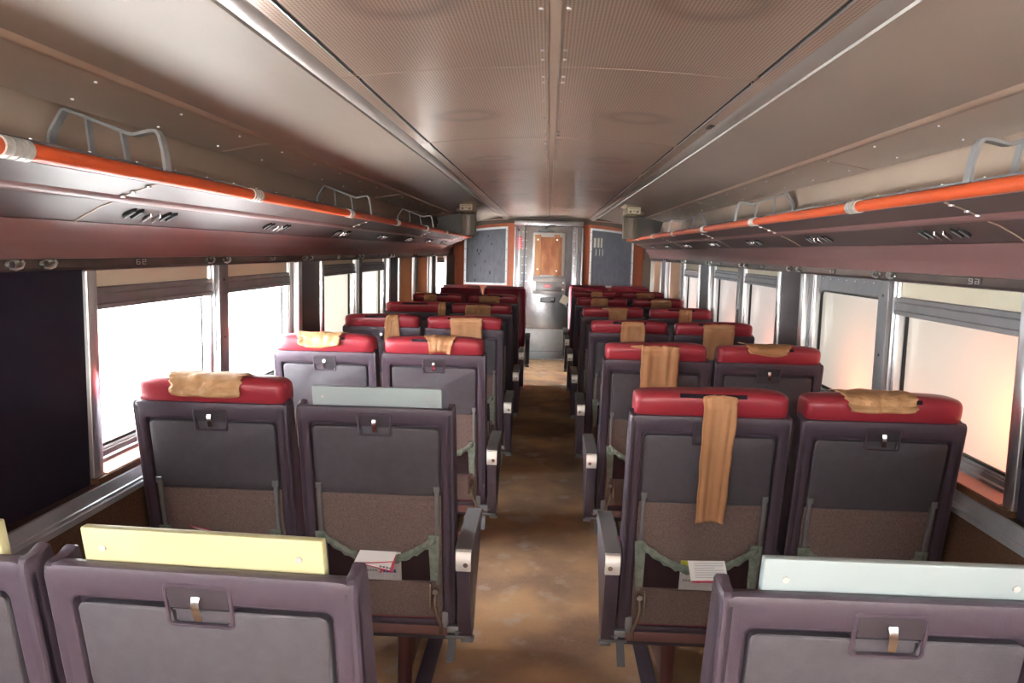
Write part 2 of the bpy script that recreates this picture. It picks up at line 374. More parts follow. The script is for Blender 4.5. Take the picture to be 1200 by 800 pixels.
# rack back wall and outer roof
for i, s in enumerate((-1, 1)):
    pr = [(1.13, .186), (1.34, .190), (1.41, .205), (1.447, .25), (1.462, .31), (1.464, .42)]
    struct('trim_%d' % (8+i), ribbon([(x, z+H) for x, z in pr], .004, Y0, YR, s), M['rackwall'], ang=60)
    struct('trim_%d' % (10+i), G().box((s*1.22, Y0, H+.42), (s*1.48, YR, H+.44)), M['rackwall'])
# ------------------------------------------------------------------ luggage racks
DIVL = [2.26, 4.90, 7.53, 10.2]; DIVR = [2.17, 4.80, 7.42, 10.05]
CLAMP = [1.575, 2.90, 4.29, 5.64, 7.0, 8.35, 9.7]
for s, DV in ((-1, DIVL), (1, DIVR)):
    rk = tag(empty('luggage_rack', (s*1.1, 5.5, H+.16)), 'long overhead luggage rack with orange rail on the %s wall' % ('left' if s < 0 else 'right'), 'luggage rack', 'overhead luggage racks')
    off = Vector((-s*1.1, -5.5, -(H+.16)))
    def rp(name, gg, m, par=rk, **k):
        gg.xf(lambda x, y, z: (x+off.x, y+off.y, z+off.z)); return part(name, gg, m, par, **k)
    cl = [-5.5, -3.7, -2.35, -1.05, .25]+CLAMP+[YR]
    for a, b in zip(cl[:-1], cl[1:]):
        n_ = 6
        rp('rail_sleeve', G().tube([(s*1.092, a+.035+(b-a-.07)*k/n_, H+.184) for k in range(n_+1)], .0195, 18), M['orange'])
    rp('rail_core', G().tube([(s*1.092, Y0+.01, H+.184), (s*1.092, 5, H+.184), (s*1.092, YR+.02, H+.184)], .017, 16), M['alu'])
    for y in cl[1:-1]:
        c = G()
        for d in (-.038, -.012, .012, .034): c.tube([(s*1.092, y+d-.008, H+.184), (s*1.092, y+d, H+.184), (s*1.092, y+d+.008, H+.184)], .0235, 16)
        rp('rail_clamp', c, M['cap'])
    # front extrusion + underside
    rp('front_extrusion', G().loft([[(s*1.112, y, H+.166), (s*1.112, y, H+.214), (s*1.135, y, H+.216), (s*1.135, y, H+.166)] for y in (Y0+.01, YR)]), M['greyalu'])
    up = [(1.112, .166), (1.16, .150), (1.208, .1315)]
    rp('underside_front_panel', ribbon([(x, z+H) for x, z in up], .008, Y0+.01, YR, s), M['under'])
    bd = [(1.208, .1315), (1.214, .122), (1.228, .116), (1.240, .114)]
    rp('underside_bead', ribbon([(x, z+H) for x, z in bd], .008, Y0+.01, YR, s), M['maroonmetal'], ang=70)
    lo = [(1.240, .114), (1.27, .104), (1.32, .078), (1.352, .058)]
    rp('underside_rear_panel', ribbon([(x, z+H) for x, z in lo], .008, Y0+.01, YR, s), M['under'])
    for y in ((2.2, 4.85, 7.45, 10.0) if s < 0 else (2.3, 4.3, 5.9, 7.9)):
        for pr in (up, lo): rp('seam_strip', ribbon([(x, z+H-.003) for x, z in pr], .003, y, y+.006, s), M['bead'])
        for x, z in ((1.13, .158), (1.175, .142), (1.205, .13)): rp('seam_rivet', G().disc((s*x, y-.006, H+z), (0, 0, -1), .008, .005, 10), M['brightalu'])
    for k in range(46): rp('screw', G().disc((s*1.122, .8+.22*k, H+.214), (0, 0, 1), .004, .004, 8), M['brightalu'])
    for y in DV:
        d = G(); P = [(1.448, .245), (1.446, .30), (1.442, .315), (1.406, .372), (1.395, .376), (1.33, .352), (1.21, .309), (1.195, .308), (1.15, .319), (1.133, .319), (1.122, .306), (1.112, .262), (1.106, .208)]
        d.tube([(s*x, y, H+z) for x, z in P], 0, flat=(.034, .009))
        d.tube([(s*1.337, y, H+.354), (s*1.33, y, H+.28), (s*1.324, y, H+.20)], 0, flat=(.026, .007))
        d.tube([(s*1.236, y, H+.319), (s*1.226, y, H+.26), (s*1.218, y, H+.20)], 0, flat=(.026, .007))
        rp('bag_divider', d, M['railbar'])
# valance + header strip
val = [(1.352, .056), (1.365, .048), (1.385, .025), (1.405, .002), (1.410, -.004), (1.420, -.022), (1.428, -.050)]
hd = [(1.428, -.050), (1.432, -.052), (1.428, -.078), (1.420, -.087), (1.43, -.089)]
for i, s in enumerate((-1, 1)):
    def vribbon(p): 
        return G().loft([[(s*x, y, z+H) for x, z in p]+[(s*(x+.012), y, z+H+.004) for x, z in reversed(p)] for y in (Y0, 11.2)])
    struct('trim_%d' % (12+i), vribbon(val), M['maroonmetal'], ang=30)
    struct('trim_%d' % (14+i), vribbon(hd), M['strip'], ang=30)
# ------------------------------------------------------------------ reading light clusters
for s, y0, n_, nm in ((-1, 2.52, 7, 'left'), (1, 2.66, 7, 'right')):
    for k in range(-1, n_):
        y = y0+1.19*k
        if y > 10.4 or k == -1: continue
        r = tag(empty('reading_light', (s*1.29, y, H+.094)), '%s reading light cluster under the %s rack, counted from the camera' % (('nearest', 'second', 'third', 'fourth', 'fifth', 'sixth', 'farthest')[k], nm), 'reading light', 'reading lights under the %s rack' % nm)
        tilt = -.52
        def put(g): return g.xf(lambda x, yy, z: (s*(x*math.cos(tilt)), yy, x*math.sin(tilt)+z))
        for dy in (-.135, -.09, .09, .135):
            g = G(); loops = []
            for rr, zz in ((.012, -.004), (.022, -.006), (.026, 0), (.026, .004)):
                loops.append([(rr*math.cos(a)*1.0, dy+rr*math.sin(a)*.62, zz-.004) for a in [2*math.pi*q/16 for q in range(16)]])
            g.loft(loops, True, True); part('light_slot', put(g), M['slit'], r)
            part('slot_vane', put(G().box((-.02, dy-.002, -.012), (.02, dy+.002, -.008))), M['alu'], r)
        for dy in (-.03, .03):
            part('light_switch', put(G().box((-.018, dy-.004, -.02), (.018, dy+.004, -.005), .002)), M['chrome'], r)
# ------------------------------------------------------------------ coat hooks, number plates
hk = {-1: [2.043, 2.185, 3.262, 3.43, 4.55, 4.66, 5.86, 5.98, 7.05, 7.18, 8.35, 8.5, 9.65, 9.78], 1: [1.98, 2.1, 3.338, 3.484, 4.54, 4.72, 5.75, 5.90, 7.0, 7.15, 8.3, 8.45, 9.6, 9.75]}
ordw = ['first', 'second', 'third', 'fourth', 'fifth', 'sixth', 'seventh']
for s in (-1, 1):
    for i, y in enumerate(hk[s]):
        o = tag(empty('coat_hook', (s*1.431, y, H-.066)), '%s coat hook of the %s pair from the camera, %s header strip' % ('near' if i % 2 == 0 else 'far', ordw[i//2], 'left' if s < 0 else 'right'), 'coat hook', 'coat hooks on the %s header strip' % ('left' if s < 0 else 'right'))
        def base():
            g = G(); loops = []
            for k_, d in ((1, 0), (1, .004), (.8, .008)):
                loops.append([(-s*d, .036*k_*math.cos(a), .016*k_*math.sin(a)) for a in [2*math.pi*q/20 for q in range(20)]])
            return g.loft(loops)
        part('hook_base', base, M['teal'], o, key=('hb', s))
        part('hook_recess', lambda: G().loft([[(-s*.0085, -.012+.012*math.cos(a), .010*math.sin(a)) for a in [2*math.pi*q/14 for q in range(14)]], [(-s*.0095, -.012+.011*math.cos(a), .009*math.sin(a)) for a in [2*math.pi*q/14 for q in range(14)]]]), M['recess'], o, key=('hr', s))
        part('hook_arm', lambda: G().tube([(-s*.006, -.018, -.010), (-s*.014, -.006, -.013), (-s*.018, .012, -.008), (-s*.018, .022, .004), (-s*.012, .024, .010)], .0035, 8), M['brightalu'], o, key=('ha', s))
    for k, y in enumerate((2.70, 4.03, 5.33, 6.63)):
        o = tag(empty('number_plate', (s*1.429, y, H-.066)), '%s small black seat number plate on the %s header strip' % (('nearest', 'second', 'third', 'fourth')[k], 'left' if s < 0 else 'right'), 'number plate', 'seat number plates')
        part('plate', lambda: G().box((-s*.004, -.042, -.013), (s*.002, .042, .013), .0015), M['plate'], o, key=('np', s))
        tg = G()
        for cy in (-.02, .02):
            for (a0, z0, a1, z1) in ((-.012, .007, .012, .009), (-.012, -.001, .012, .001), (-.012, -.009, .012, -.007), (-.012, -.009, -.009, .009), (.009, -.009, .012, .001) if cy < 0 else (.009, -.001, .012, .009)):
                tg.box((-s*.0052, cy+a0, z0), (-s*.004, cy+a1, z1))
        part('seat_numerals', tg, M['cream'], o)
# ------------------------------------------------------------------ side walls
modules = [(-5.08, 2), (-2.61, 2), (-.26, 2), (2.33, 2), (4.82, 2), (7.36, 2), (9.86, 1)]
def wy(s, k):
    m0 = modules[k]; k -= 2
    if m0[1] == 1: return [(s+.05, s+.92)]
    if k == 1: return [(s+.05, s+.955), (s+1.06, s+1.97)]
    return [(s+.05, s+.955), (s+1.07, s+2.0)]
for sd, side in ((-1, 'left'), (1, 'right')):
    wall = tag(empty('wall_'+side), kind='structure')
    X = lambda x: sd*x
    part('header_beam', G().box((X(1.432), Y0, H-.09), (X(1.56), YE, H+.05)), M['brownwall'], wall)
    part('lower_wall', G().box((X(1.385), Y0, FL), (X(1.56), YE, .865)), M['brownwall'], wall)
    part('heater_cover', G().box((X(1.360), Y0, FL), (X(1.39), 11.2, .815), .004), M['carpet'], wall)
    lg = G().loft([[(X(x), y, z) for x, z in ((1.39, .80), (1.352, .80), (1.352, .818), (1.356, .822), (1.358, .830), (1.362, .832), (1.376, .862), (1.40, .864), (1.41, .80))] for y in (Y0, 11.2)])
    part('ledge', lg, M['ledge'], wall, ang=20)
    # dark pillars between window pairs
    ends = [Y0]
    pil = []
    prev = Y0
    for k, (s, n_) in enumerate(modules):
        pil.append((prev, s)); prev = wy(s, k)[-1][1]+(.12 if n_ == 2 else .05)
    pil.append((prev, YE))
    for k, (a, b) in enumerate(pil):
        if b > a: part('pillar_panel', G().box((X(1.412), a, .862), (X(1.56), b, H-.085)), M['dark' if k < 4 else 'dark2'] if k < 7 else M['brownwall'], wall)
    # window modules
    wn = -4
    for k, (s, n_) in enumerate(modules):
        ws = wy(s, k); e = ws[-1][1]; k -= 2
        # post at the start
        part('window_post', G().box((X(1.398), s-.005, .882), (X(1.47), s+.05, H-.087), .004), M['brightalu'], wall)
        part('window_end_post', G().box((X(1.398), e+(.055 if n_ == 2 else 0), .882), (X(1.47), e+(.125 if n_ == 2 else .055), H-.087), .004), M['brightalu'], wall)
        part('guide_rail', G().box((X(1.43), e+.005, .90), (X(1.48), e+.03, H-.087), .003), M['alu'], wall) if n_ == 2 else None
        if n_ == 2: part('end_jamb', G().box((X(1.425), e+.03, .90), (X(1.50), e+.056, H-.087), .003), M['greyalu'], wall)
        if n_ == 2:
            a, b = ws[0][1], ws[1][0]
            part('mullion', G().box((X(1.400), a+.01, .882), (X(1.42), b-.0, H-.087), .003), M['greyalu'], wall)
            part('mullion_core', G().box((X(1.42), a+.004, .90), (X(1.50), b-.004, H-.087)), M['brightalu'], wall)
            mg = G()
            for z in (.98, 1.22, 1.47): mg.disc((X(1.400), (a+b)/2+.004, z), (-sd, 0, 0), .006, .003, 10)
            part('mullion_screw', mg, M['plate'], wall)
        # sill
        part('sill_board', G().box((X(1.384), s-.006, .853), (X(1.45), e+.12, .884), .002), M['sill'], wall)
        for (a, b) in ws:
            wn += 1
            nid = (wn if sd < 0 else wn+9) if wn > 0 else (20-wn if sd < 0 else 25-wn)
            W = tag(empty('window_%d' % nid, (X(1.45), (a+b)/2, .9)), kind='structure')
            oy = (a+b)/2
            def wp(name, gg, m, **kk):
                gg.xf(lambda x, y, z: (x-X(1.45), y-oy, z-.9)); return part(name, gg, m, W, **kk)
            special = (sd > 0 and k == 1 and wn == 4)
            # lower frame: sloping metal and salmon sill
            wp('sill_cover', G().loft([[(X(x), y, z) for x, z in ((1.388, .884), (1.388, .888), (1.41, .892), (1.44, .905), (1.44, .884))] for y in (a, b)]), M['copper'])
            wp('bottom_rail', G().loft([[(X(x), y, z) for x, z in ((1.438, .884), (1.437, .915), (1.448, .918), (1.452, .934), (1.462, .936), (1.475, .90))] for y in (a, b)]), M['greyalu'], ang=20)
            # gasket frame with rounded corners, pane behind
            y_, z_ = (a+b)/2, (.932+1.525)/2
            ho, hz_ = (b-a)/2+.004, (1.535-.925)/2+.01
            zt = 1.452 if special else 1.528
            hi_z = (zt-.945)/2; ci = (zt+.945)/2
            hw = (b-a)/2-.02
            def lp(hx, hz2, cz, r, x): return [(X(x), p[0]+y_, p[2]) for p in rrect(0, cz, hx, hz2, r, 0)]
            fr = G().loft([lp(ho, hz_, z_, .01, 1.49), lp(ho, hz_, z_, .01, 1.462), lp(hw+.006, hi_z+.006, ci, .04, 1.456), lp(hw, hi_z, ci, .035, 1.462), lp(hw, hi_z, ci, .035, 1.49)], False, False)
            wp('window_frame', fr, M['greyalu'])
            wp('gasket', G().loft([lp(hw+.001, hi_z+.001, ci, .035, 1.462), lp(hw-.009, hi_z-.009, ci, .03, 1.464), lp(hw-.009, hi_z-.009, ci, .03, 1.475)], False, False), M['rubber'])
            pg = G().loft([lp(ho-.002, hz_-.002, z_, .01, 1.478), lp(ho-.002, hz_-.002, z_, .01, 1.484)], True, True)
            pg.m = [1]*len(pg.m); pg.m[-2] = 0          # milky film on the room side, clear glass behind it
            wp('pane', pg, [M['pane'], M['clear']])
            # far jamb facing the camera
            wp('jamb', G().box((X(1.432), b-.022, .915), (X(1.476), b-.004, 1.53), .003), M['brightalu'])
            # blind state: z of the bar bottom, None = no blind, 0 = closed
            st = {-1: {0: 1.40, 1: 1.402, 2: 1.43, 3: 0, 4: 1.44, -1: 1.4, -2: 1.4}, 1: {0: 1.40, 1: 1.395, 2: 1.425, 3: 1.40, 4: .99, -1: 1.4, -2: 1.4}}[sd][k]
            if sd > 0 and k == 3 and wn == 8: st = 0
            if special: st = None
            bm_ = M['blind2'] if st == 0 or (sd > 0 and k == 4) else M['blind']
            if st is None:
                hg = G()
                for q in range(8): hg.disc((X(1.455), a+.08+q*(b-a-.16)/7, 1.515), (-sd, 0, 0), .004, .003, 8)
                wp('frame_rivet', hg, M['brightalu'])
            elif st == 0:
                wp('roller_blind', G().box((X(1.440), a+.004, .90), (X(1.4415), b-.004, H-.088)), bm_)
            else:
                zt_ = st+.075 if st > 1.2 else st+.03
                wp('roller_blind', G().box((X(1.440), a+.004, st+.01), (X(1.4415), b-.004, H-.088)), bm_)
                wp('blind_bar', G().loft([[(X(x), y, z) for x, z in ((1.436, st), (1.425, st+.004), (1.424, st+.018), (1.429, st+.022), (1.427, st+.05), (1.432, st+.056), (1.430, zt_-.004), (1.438, zt_), (1.446, zt_-.004), (1.446, st))] for y in (a+.002, b-.002)]), M['greyalu'], ang=20)
# ------------------------------------------------------------------ rear wall, roof skin, end wall
struct('wall_back', G().box((-1.56, Y0-.06, FL-.04), (1.56, Y0, H+.6)), M['rackwall'])
struct('trim_30', G().box((-1.6, Y0-.06, H+.58), (1.6, YE+.1, H+.62)), M['brownwall'])
for i, s in enumerate((-1, 1)): struct('trim_%d' % (31+i), G().box((s*1.56, Y0, H-.1), (s*1.6, YE+.1, H+.6)), M['brownwall'])
we = tag(empty('wall_end'), kind='structure')
YW = YE
part('end_wall_panel', G().box((-1.56, YW+.02, FL-.04), (1.56, YW+.1, H+.6)), M['brownwall'], we)
def arch(x): return H+.385-.052*max(0, abs(x)-.55)-.075*max(0, abs(x)-.55)**2
for s in (-1, 1):
    # orange laminate with arched top
    xs_ = [.50+.92*i/14 for i in range(15)]
    lo_ = [(s*x, YW+.004, FL) for x in xs_]; hi_ = [(s*x, YW+.004, arch(x)+.035-.05*max(0, x-.9)) for x in xs_]
    g = G().loft([lo_, hi_], False, False, closed=False)
    part('orange_wall_panel', g, M['orangewood'], we)
    # arched bead above
    part('arched_bead', G().tube([(s*x, YW-.01, H+.475-.10*(x-.60)**1.4-.0*x) for x in [.62+.05*i for i in range(13)]], .006, 8), M['bead'], we)
    # big grey board in a frame
    x0, x1 = .615, 1.265; zb = 1.108
    xs2 = [x0+(x1-x0)*i/10 for i in range(11)]
    def outl(d, y): 
        pts = [(s*(x0+d), y, zb+d), (s*(x1-d), y, zb+d)]
        pts += [(s*x, y, arch(x)-.015-d-.02*max(0, x-1.1)) for x in reversed([min(max(q, x0+d), x1-d) for q in xs2])]
        return pts
    b = tag(empty('notice_board', (s*.94, YW, 1.5)), ('arched blue grey framed board left of the steel door' if s < 0 else 'arched blue grey board with white streaks right of the steel door'), 'notice board', 'arched boards on the end wall')
    def bp(nm, g, m): g.xf(lambda x, y, z: (x-s*.94, y-YW, z-1.5)); return part(nm, g, m, b)
    bp('board_frame', G().loft([outl(0, YW+.002), outl(0, YW-.018), outl(.028, YW-.018), outl(.03, YW-.008)], False, False), M['alu'])
    bp('board_face', G().loft([outl(.028, YW-.004), outl(.028, YW-.008)]), M['board'])
    sg = G()
    for z in (1.16, 1.32, 1.48, 1.64, 1.80, 1.92):
        for x in (x0+.013, x1-.013):
            if z < arch(x)-.04: bp('frame_screw', G().disc((s*x, YW-.018, z), (0, -1, 0), .007, .004, 8), M['plate'])
    rg = G(); random.seed(3+s)
    if s > 0:
        for q, (x, wd) in enumerate(((.69, .018), (.742, .014), (.788, .014))):
            rg.box((x-wd, YW-.0095, 1.70), (x+wd, YW-.0085, 1.84), .0)
            rg.box((x-wd*.4+.02, YW-.0095, 1.58), (x+wd*.35+.02, YW-.0085, 1.68), .0)
        bp('white_streak', rg, M['cream'])
    else:
        for q in range(12):
            x = -(x0+.08+random.random()*.42); z = 1.14+random.random()**1.6*.7; rr = .006+random.random()*.012
            rg.box((x-rr*.6, YW-.0095, z-rr*random.uniform(.6, 2)), (x+rr*.6, YW-.0085, z+rr))
        bp('black_chip', rg, M['slit'])
# door
D = tag(empty('door_1', (0, YW, FL)), kind='structure')
def dp(nm, g, m, **k):
    g.xf(lambda x, y, z: (x, y-YW, z-FL)); return part(nm, g, m, D, **k)
dz0 = .115; dtop = 1.995
# surround
dp('door_surround', G().box((-.515, YW-.03, FL), (-.355, YW+.03, dtop+.004), .006), M['steel'])
dp('door_surround', G().box((.355, YW-.03, FL), (.515, YW+.03, dtop+.004), .006), M['steel'])
dp('door_header', G().box((-.52, YW-.03, dtop+.006), (.52, YW+.03, H+.462), .006), M['steel'])
dp('door_leaf', G().box((-.349, YW-.012, dz0), (.349, YW+.03, dtop), .004), M['steel'])
for x in (-.505, -.44, .42, .505): dp('surround_rib', G().box((x-.009, YW-.040, .12), (x+.009, YW-.028, 1.985), .004), M['brightalu'])
rg = G()
for x in (-.385, .385, -.335):
    for k in range(15): rg.disc((x, YW-.031 if abs(x) > .35 else YW-.013, .2+k*.122), (0, -1, 0), .007, .005, 8)
dp('surround_rivet', rg, M['brightalu'])
dp('kick_plate', G().box((-.33, YW-.016, dz0+.01), (.33, YW-.010, .46), .002), M['alu'])
# window surround and boards
dp('window_bezel', G().box((-.235, YW-.022, 1.235), (.245, YW-.010, 1.905), .005), M['brightalu'])
dp('window_plywood', G().box((-.125, YW-.034, 1.275), (.20, YW-.020, 1.84), .003), M['plywood'])
dp('wood_batten', G().box((-.205, YW-.042, 1.262), (-.115, YW-.020, 1.872), .003), M['ply2'])
dp('wood_batten', G().box((.085, YW-.042, 1.262), (.165, YW-.020, 1.872), .003), M['plywood'])
rg = G()
for x, z in ((-.16, 1.80), (.125, 1.80), (.125, 1.34), (-.16, 1.36)): rg.disc((x, YW-.042, z), (0, -1, 0), .014, .006, 12)
dp('batten_bolt', rg, M['brightalu'])
dp('door_closer', G().box((-.17, YW-.075, 1.918), (.085, YW-.03, 1.958), .012), M['greyalu'])
dp('closer_arm', G().tube([(-.05, YW-.05, 1.95), (-.05, YW-.06, 1.985), (.02, YW-.055, 2.012), (.10, YW-.045, 2.012)], .008, 8), M['plate'])
dp('closer_knob', G().disc((-.05, YW-.055, 1.915), (0, 0, -1), .014, .014), M['greyalu'])
dp('hatch_plate', G().box((-.235, YW-.024, .985), (.265, YW-.012, 1.235), .004), M['brightalu'])
dp('hatch_flap', G().box((-.18, YW-.032, 1.045), (.205, YW-.022, 1.175), .004), M['alu'])
hg = G()
for k in range(12): hg.box((-.17+k*.032, YW-.036, 1.030), (-.155+k*.032, YW-.024, 1.046))
dp('hatch_hinge', hg, M['plate'])
hg = G()
for x in (-.2, .235):
    for z in (1.06, 1.16): hg.disc((x, YW-.024, z), (0, -1, 0), .010, .008, 8)
dp('hatch_latch', hg, M['chrome'])
dp('red_label', G().box((-.06, YW-.034, 1.09), (.045, YW-.0315, 1.13)), M['pink'])
hg = G()
for z in (1.102, 1.112, 1.121): hg.box((-.05, YW-.0352, z-.0015), (.035, YW-.0338, z+.0015))
dp('red_label_lettering', hg, M['white'])
dp('door_sign', G().box((-.105, YW-.020, .862), (.12, YW-.012, .938), .002), M['plate'])
hg = G()
for j, z in enumerate((.920, .901, .880)):
    x = -.085
    while x < (.10 if j < 2 else .05):
        wl = random.choice((.008, .012, .016)); hg.box((x, YW-.0215, z-.005), (min(x+wl, .1), YW-.0198, z+.005)); x += wl+.005
dp('sign_lettering', hg, M['white'])
def rot_box(cx, cz, hx, hz, a, y0, y1):
    return G().loft([[(cx+ux*hx*math.cos(a)-uz*hz*math.sin(a), y, cz+ux*hx*math.sin(a)+uz*hz*math.cos(a)) for ux, uz in ((1, 1), (-1, 1), (-1, -1), (1, -1))] for y in (y0, y1)])
dp('lock_plate', rot_box(.265, .905, .06, .065, R(-28), YW-.026, YW-.012), M['duct'])
dp('lock_lever', G().tube([(.27, YW-.03, .88), (.285, YW-.045, .83), (.31, YW-.045, .79)], .009, 8), M['greyalu'])
dp('red_sticker', G().box((-.47, YW-.034, 1.655), (-.40, YW-.0295, 1.835)), M['pink'])
hg = G()
for k in range(5): hg.box((-.46, YW-.0352, 1.67+k*.033), (-.41+.004*(k % 2), YW-.0338, 1.682+k*.033))
dp('sticker_lettering', hg, M['white'])
dp('door_bumper', G().box((-.465, YW-.05, 1.928), (-.435, YW-.03, 1.955), .004), M['plate'])
# ------------------------------------------------------------------ hanging dividers at the end of the coves
for s in (-1, 1):
    nm = 'left' if s < 0 else 'right'
    r = tag(empty('hanging_divider', (s*.88, 8.6, H+.42)), 'beige hanging post with small lettered box under the %s ceiling cove' % nm, 'ceiling divider', 'hanging dividers by the far end of the racks')
    def hp(n2, g, m, **k): g.xf(lambda x, y, z: (x-s*.88, y-8.6, z-(H+.42))); return part(n2, g, m, r, **k)
    hp('divider_post', G().box((s*.80, 8.58, H+.16), (s*.955, 8.72, H+.425), .006), M['duct'])
    hp('post_groove', G().box((s*.86, 8.572, H+.165), (s*.90, 8.582, H+.385)), M['strip'])
    hp('housing', G().box((s*.815, 8.0, H+.385), (s*.945, 8.6, H+.425), .004), M['duct'])
    hp('label_box', G().box((s*.737, 7.55, H+.376), (s*.860, 8.05, H+.436), .004), M['beige'])
    fl = G().loft([[(s*.742, y, H+.434) for y in (7.56,)]+[(s*.856, 7.56, H+.434), (s*.856, 7.9, H+.434), (s*.742, 7.9, H+.434)], [(s*.70, 7.50, H+.475), (s*.89, 7.50, H+.44), (s*.89, 8.1, H+.44), (s*.70, 8.1, H+.475)]])
    hp('flared_top', fl, M['beige'])
    tg = G()
    for k in range(3): tg.box((s*(.755+k*.033), 7.546, H+.386+.012*(k % 2)), (s*(.775+k*.033), 7.551, H+.398+.008))
    tg.box((s*.75, 7.546, H+.42), (s*.85, 7.551, H+.424)); hp('label_lettering', tg, M['strip'])
    pg = G().loft([[(s*.955, y, H+.17), (s*1.09, y, H+.20), (s*1.20, y, H+.24), (s*1.23, y, H+.35), (s*1.02, y, H+.39), (s*.955, y, H+.41)] for y in (8.62, 8.635)])
    hp('translucent_panel', pg, M['panel_glass'])

# ------------------------------------------------------------------ SEATS
SL = .20   # rake of the backs
def rake(x, y, z): return (x, y+(1.11-z)*SL, z)
HW = .2575
def shell():
    g = G(); n = 5
    def rr(hx, z0, z1, r, y): return rrect(0, (z0+z1)/2, hx, (z1-z0)/2, r, y, n)
    # back plate with an opening that has a notch at its top for the latch
    def hole(ex, y):
        base = rrect(0, (.325+1.052)/2, .216+ex, (1.052-.325)/2+ex, .014+ex, y, n)
        return base
    g.loft([rr(HW-.004, .300, 1.108, .02, .030), rr(HW, .296, 1.110, .026, .020), rr(HW, .296, 1.110, .026, .009), rr(HW-.003, .299, 1.107, .024, .003), rr(HW-.010, .306, 1.100, .02, 0),
            hole(.007, 0), hole(.002, .0025), hole(0, .007), hole(0, .022)], True, True)
    # latch niche above the tray, a rim standing proud round it
    g.loft([rrect(0, 1.050, .057, .040, .010, -.0002), rrect(0, 1.050, .055, .038, .009, -.0022), rrect(0, 1.050, .051, .034, .007, -.0022), rrect(0, 1.050, .050, .033, .007, .003)], False, False)
    # side wings, their top curling up towards the front
    for s in (-1, 1):
        P = [(.002, .31), (.0, .45), (.0, 1.09), (.004, 1.104), (.012, 1.110), (.035, 1.111), (.050, 1.114), (.062, 1.119), (.068, 1.116), (.074, 1.08), (.085, .9), (.095, .45), (.09, .296), (.02, .297)]
        cy, cz = .05, .7
        def pl(x, k): return [(x, y+(k if y < cy else -k), z+(-k if z > cz else k)) for y, z in P]
        g.loft([pl(s*(HW-.022), .002), pl(s*(HW-.018), 0), pl(s*(HW-.004), 0), pl(s*HW, .004)])
    return g.xf(rake)
def tray():
    g = G(); n = 5
    z0, z1 = .802, 1.042; hx = .2085
    def out(d, y):
        # rounded rectangle with a notch at the top centre and cut lower corners
        x = hx-d; a = z0+d; b = z1-d; nx = .05+d; nz = 1.016-d*.2
        pts = [(-x+.022, a), (x-.022, a), (x-.020, a+.022), (x, a+.026)]
        pts += [(x, b-.012), (x-.004, b-.004), (x-.012, b), (nx+.006, b), (nx, b-.004), (nx-.004, nz+.004), (nx-.010, nz), (-nx+.010, nz), (-nx+.004, nz+.004), (-nx, b-.004), (-nx-.006, b), (-x+.012, b), (-x+.004, b-.004), (-x, b-.012)]
        pts += [(-x, a+.026), (-x+.020, a+.022)]
        return [(px, y, pz) for px, pz in pts]
    g.loft([out(0, .02), out(0, .004), out(.002, .0012), out(.006, 0)])
    # shallow tray under the latch
    g.box((-.046, .008, 1.010), (.046, .02, 1.046), .002)
    g.box((-.047, .004, 1.0385), (.047, .012, 1.0415))
    return g.xf(rake)
def latch():
    g = G(); pts = [(0, .004, 1.072), (0, -.006, 1.070), (0, -.011, 1.060), (.001, -.012, 1.045), (.002, -.010, 1.028)]
    loops = [[(x-.0065, y-.0012, z), (x+.0065, y-.0012, z), (x+.0065, y+.0012, z), (x-.0065, y+.0012, z)] for x, y, z in pts]
    return g.loft(loops).xf(rake)
def tray_arm(s):
    g = G(); x = s*.198
    g.box((x-.007, -.004, .465), (x+.007, .014, .832), .003); g.disc((x, -.007, .826), (0, 1, 0), .010, .02, 14); g.disc((x-.01, .0, .835), (1, 0, 0), .006, .02, 10)
    return g.xf(rake)
def back_fabric():
    g = G(); g.box((-.213, .006, .33), (.213, .024, .806), .004); return g.xf(rake)
def headrest():
    g = G(); loops = []; n = 28; W = .242
    for i in range(25):
        t = -1+2*i/24; x = W*math.sin(t*math.pi/2)
        e = (1-abs(x/W)**12)**(1/2.6) if abs(x) < W else 0
        e = max(e, .30); lp = []
        for k in range(n):
            a = 2*math.pi*k/n; c, s_ = math.cos(a), math.sin(a)
            sy = math.copysign(abs(c)**.62, c); sz = math.copysign(abs(s_)**.62, s_)
            lp.append((x+.003*math.sin(9*x)*0, .072+.070*sy*(.55+.45*e), 1.142+.050*sz*(.72+.28*e)+.003*math.sin(x*11+.5)*(1 if sz > 0 else 0)-.005*abs(x/W)**4*(1 if sz > 0 else 0)))
        loops.append(lp)
    g.loft(loops); return g.xf(rake)
def hr_pt(a, out=.0):
    c, s_ = math.cos(a), math.sin(a); sy = math.copysign(abs(c)**.62, c); sz = math.copysign(abs(s_)**.62, s_)
    return .072+(.070+out)*sy, 1.142+(.050+out)*sz
def velcro():
    g = G(); top = []; 
    for x in [-.105+.21*i/8 for i in range(9)]:
        top.append([(x, *hr_pt(R(a), o)) for a, o in ((138, .001), (138, .0035), (147, .0035), (157, .0035), (157, .001))])
    return g.loft(top).xf(rake)
def front_cushion(low=False):
    g = G(); loops = []
    for z, d, wd in ((.42, .10, .225), (.45, .155, .238), (.60, .16, .243), (.80, .14, .243), (.93, .145, .243), (.98, .14, .238), (1.0, .10, .23)) if low else ((.42, .10, .225), (.45, .155, .238), (.60, .16, .243), (.80, .14, .243), (1.0, .145, .243), (1.07, .15, .240), (1.10, .13, .232)):
        loops.append([(x, .034, z) for x in (-wd, wd)]+[(wd, d-.05, z), (wd-.012, d-.01, z), (wd-.05, d, z), (.10, d-.022, z), (-.10, d-.022, z), (-wd+.05, d, z), (-wd+.012, d-.01, z), (-wd, d-.05, z)])
    return g.loft(loops).xf(rake)
